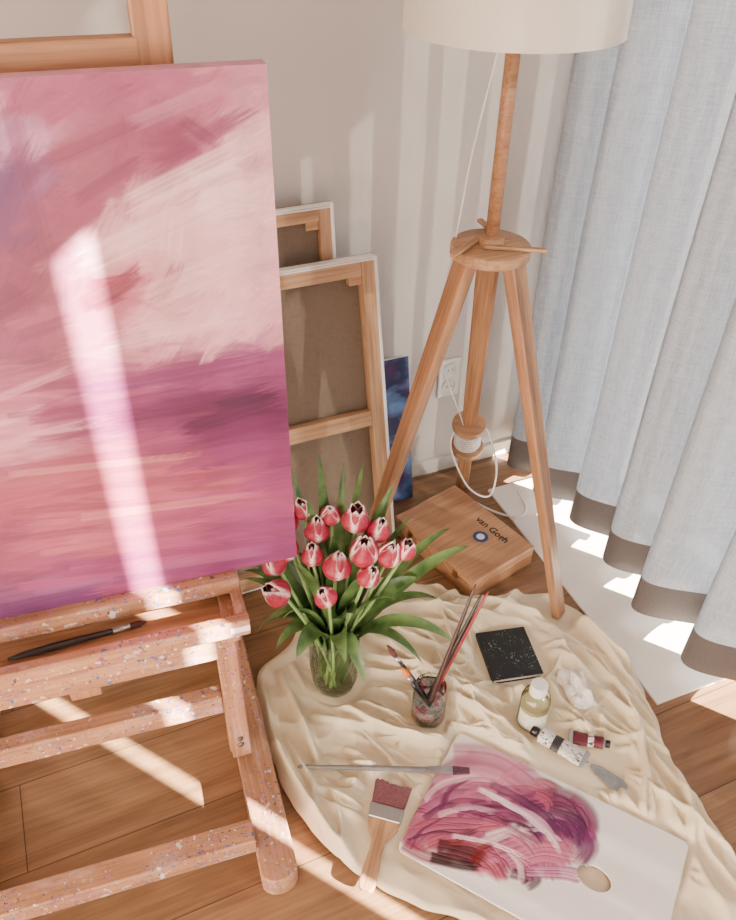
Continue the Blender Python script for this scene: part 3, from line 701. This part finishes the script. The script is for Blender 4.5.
for a in [(.28,.05,.41,.015,.05,.4),(.25,-.06,.24,.013,.08,.6),(.19,-.09,.20,.014,.08,-.3),(.07,-.10,.15,.014,.05,.5),(-.12,-.03,.26,.018,.08,.4),(-.16,.04,.35,.016,.06,-.4),(-.19,.03,.32,.015,.05,.3),(-.12,-.06,.20,.018,.07,.2),(-.07,-.11,.24,.018,.06,-.5),(.03,-.12,.24,.018,.05,.9),
          (-.09,.12,.56,.016,.02,.8),(-.03,.12,.59,.014,.02,.5),(.06,.12,.57,.015,.02,-.6),(.12,.10,.53,.015,.03,.5),(.16,.06,.48,.015,.05,-.4),(-.14,.10,.48,.016,.04,.6),(.0,.02,.46,.019,.02,.9),(-.07,-.02,.42,.020,.03,1.),(.07,-.03,.40,.020,.03,-1.),(.03,-.08,.33,.020,.04,.8),(-.10,-.05,.29,.018,.06,1.1),(.13,-.03,.33,.018,.06,-.8),(.24,.08,.43,.013,.05,.2),(.09,.06,.48,.016,.03,.3),(-.05,.06,.52,.016,.03,-.3),(.05,-.06,.32,.019,.05,.4),(-.02,-.05,.34,.020,.04,-.9),
          (-.20,.08,.29,.015,.07,.3),(-.16,.12,.42,.014,.05,.7),(.02,.10,.58,.011,.01,.2),(.18,.02,.34,.014,.06,.9),(-.18,.10,.37,.015,.06,-.5),(.22,.0,.30,.014,.07,-.2),(-.17,.0,.18,.014,.09,.3)]:
    leaf_to(*a)
for k in range(6):
    a=random.random()*2*PI; b=VC+Vector((.02*math.cos(a),.02*math.sin(a),.015)); tpt=VC+Vector((.043*math.cos(a+1),.043*math.sin(a+1),.2))
    leaf(bez(b,b+Vector((0,0,.06)),tpt-Vector((0,0,.06)),tpt,10),.011,random.random()*3)
add('leaves',LV,LF,M_green,tb,None,True)

# ------------------------------------------------------------------ jar with brushes
JC=Vector((.548,.879,.0115)); je=empty('glass_jar_of_paintbrushes',JC)
lathe('jar',[(0,0),(.034,0),(.037,.004),(.037,.078),(.033,.088),(.033,.10),(.0345,.102),(.0345,.106)],glassy('jar_glass',(.90,.94,.93),.05,.06,60),JC,je,cap=False)
m,nt,out=nm('murky_paint_water'); v=coords(nt); f=noise_n(nt,v,55,5,.7)
bsdf(nt,out,ramp(nt,f,[(.35,s2l((84,96,84))),(.47,s2l((168,176,170))),(.54,s2l((176,66,96))),(.60,s2l((84,94,84)))]),.4); M_murk=m
lathe('residue',[(0,.006),(.034,.006),(.034,.050),(0,.048)],M_murk,JC,je)
M_red=plain('red_lacquer',(150,40,48),.3); M_brn=plain('dark_brown_lacquer',(60,34,32),.3); M_brist=plain('bristle_brown',(96,52,50),.8,200,.3,.4); M_orange=plain('orange_paint',(222,120,40),.5)
def brush(base,tip,mat,parent,r=.0045,i=0):
    base=Vector(base);tip=Vector(tip)
    tube('brush_handle_%d'%i,[base.lerp(tip,t) for t in(.0,.15,.35,.8,.97,1)],[r*.8,r*1.1,r,r*.65,r*.5,r*.3],mat,parent)
def brush_up(base,tip,mat,parent,i,r=.0045,bc=None):
    base=Vector(base);tip=Vector(tip)
    tube('handle_%d'%i,[base.lerp(tip,t) for t in(.0,.3,.6,.72)],[r*.5,r*.8,r*1.1,r*.9],mat,parent)
    tube('ferrule_%d'%i,[base.lerp(tip,t) for t in(.72,.84)],[r*.95,r*1.1],M_steel,parent)
    tube('bristles_%d'%i,[base.lerp(tip,t) for t in(.84,.92,1.0)],[r*1.1,r*1.3,r*.4],bc or M_brist,parent)
brush((.531,.868,.022),(.655,.920,.350),M_brn,je,.006,1)
brush((.530,.880,.022),(.662,.905,.330),M_black,je,.0065,2)
brush((.540,.885,.022),(.678,.905,.335),M_red,je,.006,3)
brush_up((.566,.872,.025),(.478,.955,.200),M_black,je,4,.005,M_brist)
brush_up((.560,.860,.025),(.490,.905,.178),M_black,je,5,.006,M_orange)

# ------------------------------------------------------------------ bottle
BC=Vector((.752,.777,.0115)); be=empty('medium_bottle',BC)
lathe('bottle',[(0,0),(.029,0),(.032,.003),(.032,.084),(.029,.095),(.015,.106),(.012,.108),(.012,.115)],glassy('bottle_plastic',(.95,.95,.90),.08,.06),BC,be,cap=False)
m,nt,out=nm('yellowish_medium'); v=coords(nt); f=noise_n(nt,v,20,3)
bsdf(nt,out,ramp(nt,f,[(.3,s2l((226,212,150))),(.7,s2l((238,228,184)))]),.25,None,Alpha=.6)
lathe('liquid',[(0,.003),(.030,.003),(.030,.05),(.030,.066),(0,.066)],m,BC,be)
lathe('cap',[(.0,.106),(.0185,.106),(.0185,.131),(.017,.134),(0,.134)],M_trim,BC,be)
V=[]; a0=math.atan2(-.914,-.55)
for j in range(2):
    for i in range(17):
        a=a0-1.25+2.5*i/16; V.append((.0324*math.cos(a),.0324*math.sin(a),.010+.050*j))
F_=[(i,i+1,i+18,i+17) for i in range(16)]
m,nt,out=nm('bottle_label'); v=coords(nt,(1,1,1)); w=N(nt,'ShaderNodeTexWave'); w.bands_direction='Z'; w.inputs['Scale'].default_value=75; L(nt,v,w.inputs[0]); ff=noise_n(nt,v,420,2)
mul=N(nt,'ShaderNodeMath',operation='MULTIPLY'); L(nt,w.outputs['Fac'],mul.inputs[0]); L(nt,ff,mul.inputs[1])
bsdf(nt,out,ramp(nt,mul.outputs[0],[(.34,s2l((240,236,224))),(.42,s2l((120,118,112)))]),.6)
add('label',V,F_,m,be,Matrix.Translation(BC),True)

# ------------------------------------------------------------------ notebook
m,nt,out=nm('speckled_black_cover'); v=coords(nt); f=noise_n(nt,v,230,2,.5); f2=noise_n(nt,v,26,3)
c=ramp(nt,f,[(.62,s2l((20,24,26))),(.68,s2l((160,180,172)))]); c2=ramp(nt,f2,[(.45,(0,0,0)),(.6,(1,1,1))])
c=mixc(nt,c2,s2l((20,24,26)),c); bsdf(nt,out,c,.45); M_nb=m
ne=empty('black_sketchbook',(.798,.947,.011)); nr=math.radians(-13)
box('pages',(.798,.947,.0175),(.116,.134,.011),M_gesso,ne,rot=nr,bv=.001)
box('cover_front',(.798,.947,.0245),(.122,.140,.003),M_nb,ne,rot=nr,bv=.0012); box('cover_back',(.798,.947,.0115),(.122,.140,.002),M_nb,ne,rot=nr,bv=.001)
box('spine',Vector((.798,.947,.018))+Matrix.Rotation(nr,3,'Z')@Vector((-.0605,0,0)),(.002,.140,.015),M_nb,ne,rot=nr,bv=.001)

# ------------------------------------------------------------------ crumpled tissue (rumpled sheet)
V=[];F_=[];n=70
for j in range(n+1):
    for i in range(n+1):
        u=i/n*2-1;w_=j/n*2-1
        x=u*.030*(1+.25*noise.noise((u*1.5,w_*1.5,3))); y=w_*.056*(1+.2*noise.noise((u*1.5,w_*1.5,8)))
        r=max(abs(u),abs(w_)); hgt_=.030*(1-r**2.2)*(.55+.9*ridg(noise.noise((u*1.1+.8*noise.noise((u*2,w_*2,5)),w_*1.1,1.2)),1.3))+.004*ridg(noise.noise((u*3,w_*3,2.2)),1.5)
        V.append((x*(1-.2*r*noise.noise((u*3,w_*3,0))),y,hgt_+.001))
for j in range(n):
    for i in range(n): a=j*(n+1)+i; F_.append((a,a+1,a+n+2,a+n+1))
add('crumpled_tissue',V,F_,plain('tissue_paper',(244,240,232),.95,60,.02,.1),None,Matrix.Translation((.892,.805,.011))@Matrix.Rotation(math.radians(-12),4,'Z'),True)

# ------------------------------------------------------------------ paint tubes
def paint_tube(name,pb,pt,r,cbody,clabel,ccap,z=.016):
    e=empty(name,(pb[0],pb[1],z)); P0=Vector((*pb,z)); P1=Vector((*pt,z+.004)); mw=frame(P0,P1); l=(P1-P0).length
    def sec(x0,x1,fn,mat,nm_,n=12,seg=24):
        V=[];F_=[]
        for j in range(n+1):
            x=lerp(x0,x1,j/n); w,h=fn(x)
            for k in range(seg):
                a=2*PI*k/seg; cr=1+.12*noise.noise((x*120,math.cos(a)*1.5,math.sin(a)*1.5))
                V.append((x-l/2,w*math.cos(a)*cr,h*math.sin(a)*cr))
        for j in range(n):
            for k in range(seg): a=j*seg+k;b=j*seg+(k+1)%seg;F_.append((a,b,b+seg,a+seg))
        F_.append(tuple(reversed(range(seg))));F_.append(tuple(range(n*seg,(n+1)*seg)))
        add(nm_,V,F_,mat,e,mw,True)
    bl=l*.84
    prof=lambda x:(lerp(r*1.3,r,min(1,x/bl)),lerp(.0025,r*.85,min(1,(x/bl)**.7)))
    sec(0,.010,lambda x:(r*1.35,.0025),plain(name+'_crimp',(176,176,178),.35,60,.1,.1,Metallic=.7),'crimp',3)
    sec(.010,bl*.55,prof,cbody,'body_rear'); sec(bl*.55,bl*.72,lambda x:tuple(q*1.01 for q in prof(x)),clabel,'label_band'); sec(bl*.72,bl,prof,cbody,'body_front')
    sec(bl,bl+.005,lambda x:(lerp(r,r*.45,(x-bl)/.005),lerp(r*.85,r*.45,(x-bl)/.005)),M_steel,'shoulder',3)
    sec(bl+.005,l,lambda x:(r*.62,r*.62),ccap,'cap',3)
m,nt,out=nm('tube_white_enamel'); v=coords(nt,(60,200,60)); f=noise_n(nt,v,1.5,3)
bsdf(nt,out,ramp(nt,f,[(.56,s2l((222,218,212))),(.62,s2l((60,56,58)))]),.4); M_tw=m
M_tb=plain('tube_black_label',(44,42,46),.45,90,.5,.1); M_tr=plain('tube_crimson',(90,24,40),.4)
paint_tube('paint_tube',(.800,.640),(.733,.748),.017,M_tw,M_tb,M_black,.027)
paint_tube('paint_tube',(.800,.705),(.868,.652),.013,M_tr,M_tw,M_black,.026)
ke=empty('palette_knife',(.82,.60,.018))
K0=Vector((.806,.640,.018));K1=Vector((.842,.556,.017)); mw=frame(K0,K1)
V=[]
for s in(-.0006,.0006):
    for (x,y) in[(-.04,-.004),(-.02,-.012),(.03,-.017),(.042,-.010),(.045,.0),(.040,.012),(.028,.016),(-.02,.012),(-.04,.004)]: V.append((x,y,s))
n=9; add('blade',V,[tuple(reversed(range(n))),tuple(range(n,2*n))]+[(i,(i+1)%n,(i+1)%n+n,i+n) for i in range(n)],plain('blade_steel',(150,150,148),.35,80,.15,.1,Metallic=.6),ke,mw)
tube('shank',[K0,K0+(K0-K1).normalized()*.012+Vector((0,0,.004))],.002,M_steel,ke)
tube('handle',[K0+(K0-K1).normalized()*t+Vector((0,0,.004)) for t in(.012,.02,.035,.045)],[.004,.005,.005,.003],M_black,ke)

# ------------------------------------------------------------------ long flat brush
le=empty('long_paintbrush',(.40,.79,.035)); a=Vector((.236,.858,.040)); b=Vector((.560,.714,.034)); T=lambda t:a.lerp(b,t)
tube('handle',[T(t) for t in(0,.02,.3,.65,.76)],[.003,.0045,.0048,.0062,.0055],plain('grey_lacquer',(122,118,118),.3),le,14)
def flatsec(name,t0,t1,w0,h0,w1,h1,mat,par,a_,b_):
    return beam(name,a_.lerp(b_,t0),a_.lerp(b_,t1),w0,h0,mat,par,bv=.0012,w1=w1,h1=h1)
flatsec('ferrule',.75,.90,.011,.011,.017,.008,M_steel,le,a,b); flatsec('bristles',.90,1,.017,.008,.014,.004,plain('mauve_bristles',(82,46,66),.7,200,.3,.4),le,a,b)
we=empty('wide_flat_brush',(.34,.67,.03)); a=Vector((.405,.752,.026)); b=Vector((.270,.585,.023))
def wprof(name,pts,thk,mat):
    mw=frame(b,a); V=[]; l=(a-b).length
    for s in(-thk/2,thk/2):
        for x,y in pts: V.append((x-l/2,y,s))
    n=len(pts); o=add(name,V,[tuple(reversed(range(n))),tuple(range(n,2*n))]+[(i,(i+1)%n,(i+1)%n+n,i+n) for i in range(n)],mat,we,mw); bev(o,.0025,3); return o
half=[(0,.008),(.003,.013),(.01,.0155),(.04,.016),(.075,.012),(.095,.014),(.112,.024),(.125,.031),(.138,.031)]
wprof('handle',[(x,-y) for x,y in half]+[(x,y) for x,y in reversed(half)],.013,W_light)
wprof('ferrule',[(.136,-.033),(.166,-.035),(.166,.035),(.136,.033)],.015,M_steel)
bt=[(.166,-.033)]+[(.212+.006*random.random(),-.038+.076*i/18) for i in range(19)]+[(.166,.033)]
wprof('bristles',bt,.011,plain('mauve_brown_bristles',(120,74,80),.8,300,.35,.6))

# ------------------------------------------------------------------ light
EL=math.radians(25.0)
sd=Vector((-.6*math.cos(EL),.8*math.cos(EL),-math.sin(EL)))
sl=bpy.data.lights.new('sun','SUN'); sl.energy=130; sl.angle=math.radians(.45); sl.color=(1,.90,.78)
so=bpy.data.objects.new('sun',sl); COL.objects.link(so); so.rotation_euler=sd.to_track_quat('-Z','Y').to_euler(); so.location=(3,-3,3)
w=bpy.data.worlds.new('sky'); scene.world=w; w.use_nodes=True; bg=w.node_tree.nodes['Background']
bg.inputs[0].default_value=(1,.965,.94,1); bg.inputs[1].default_value=1.0
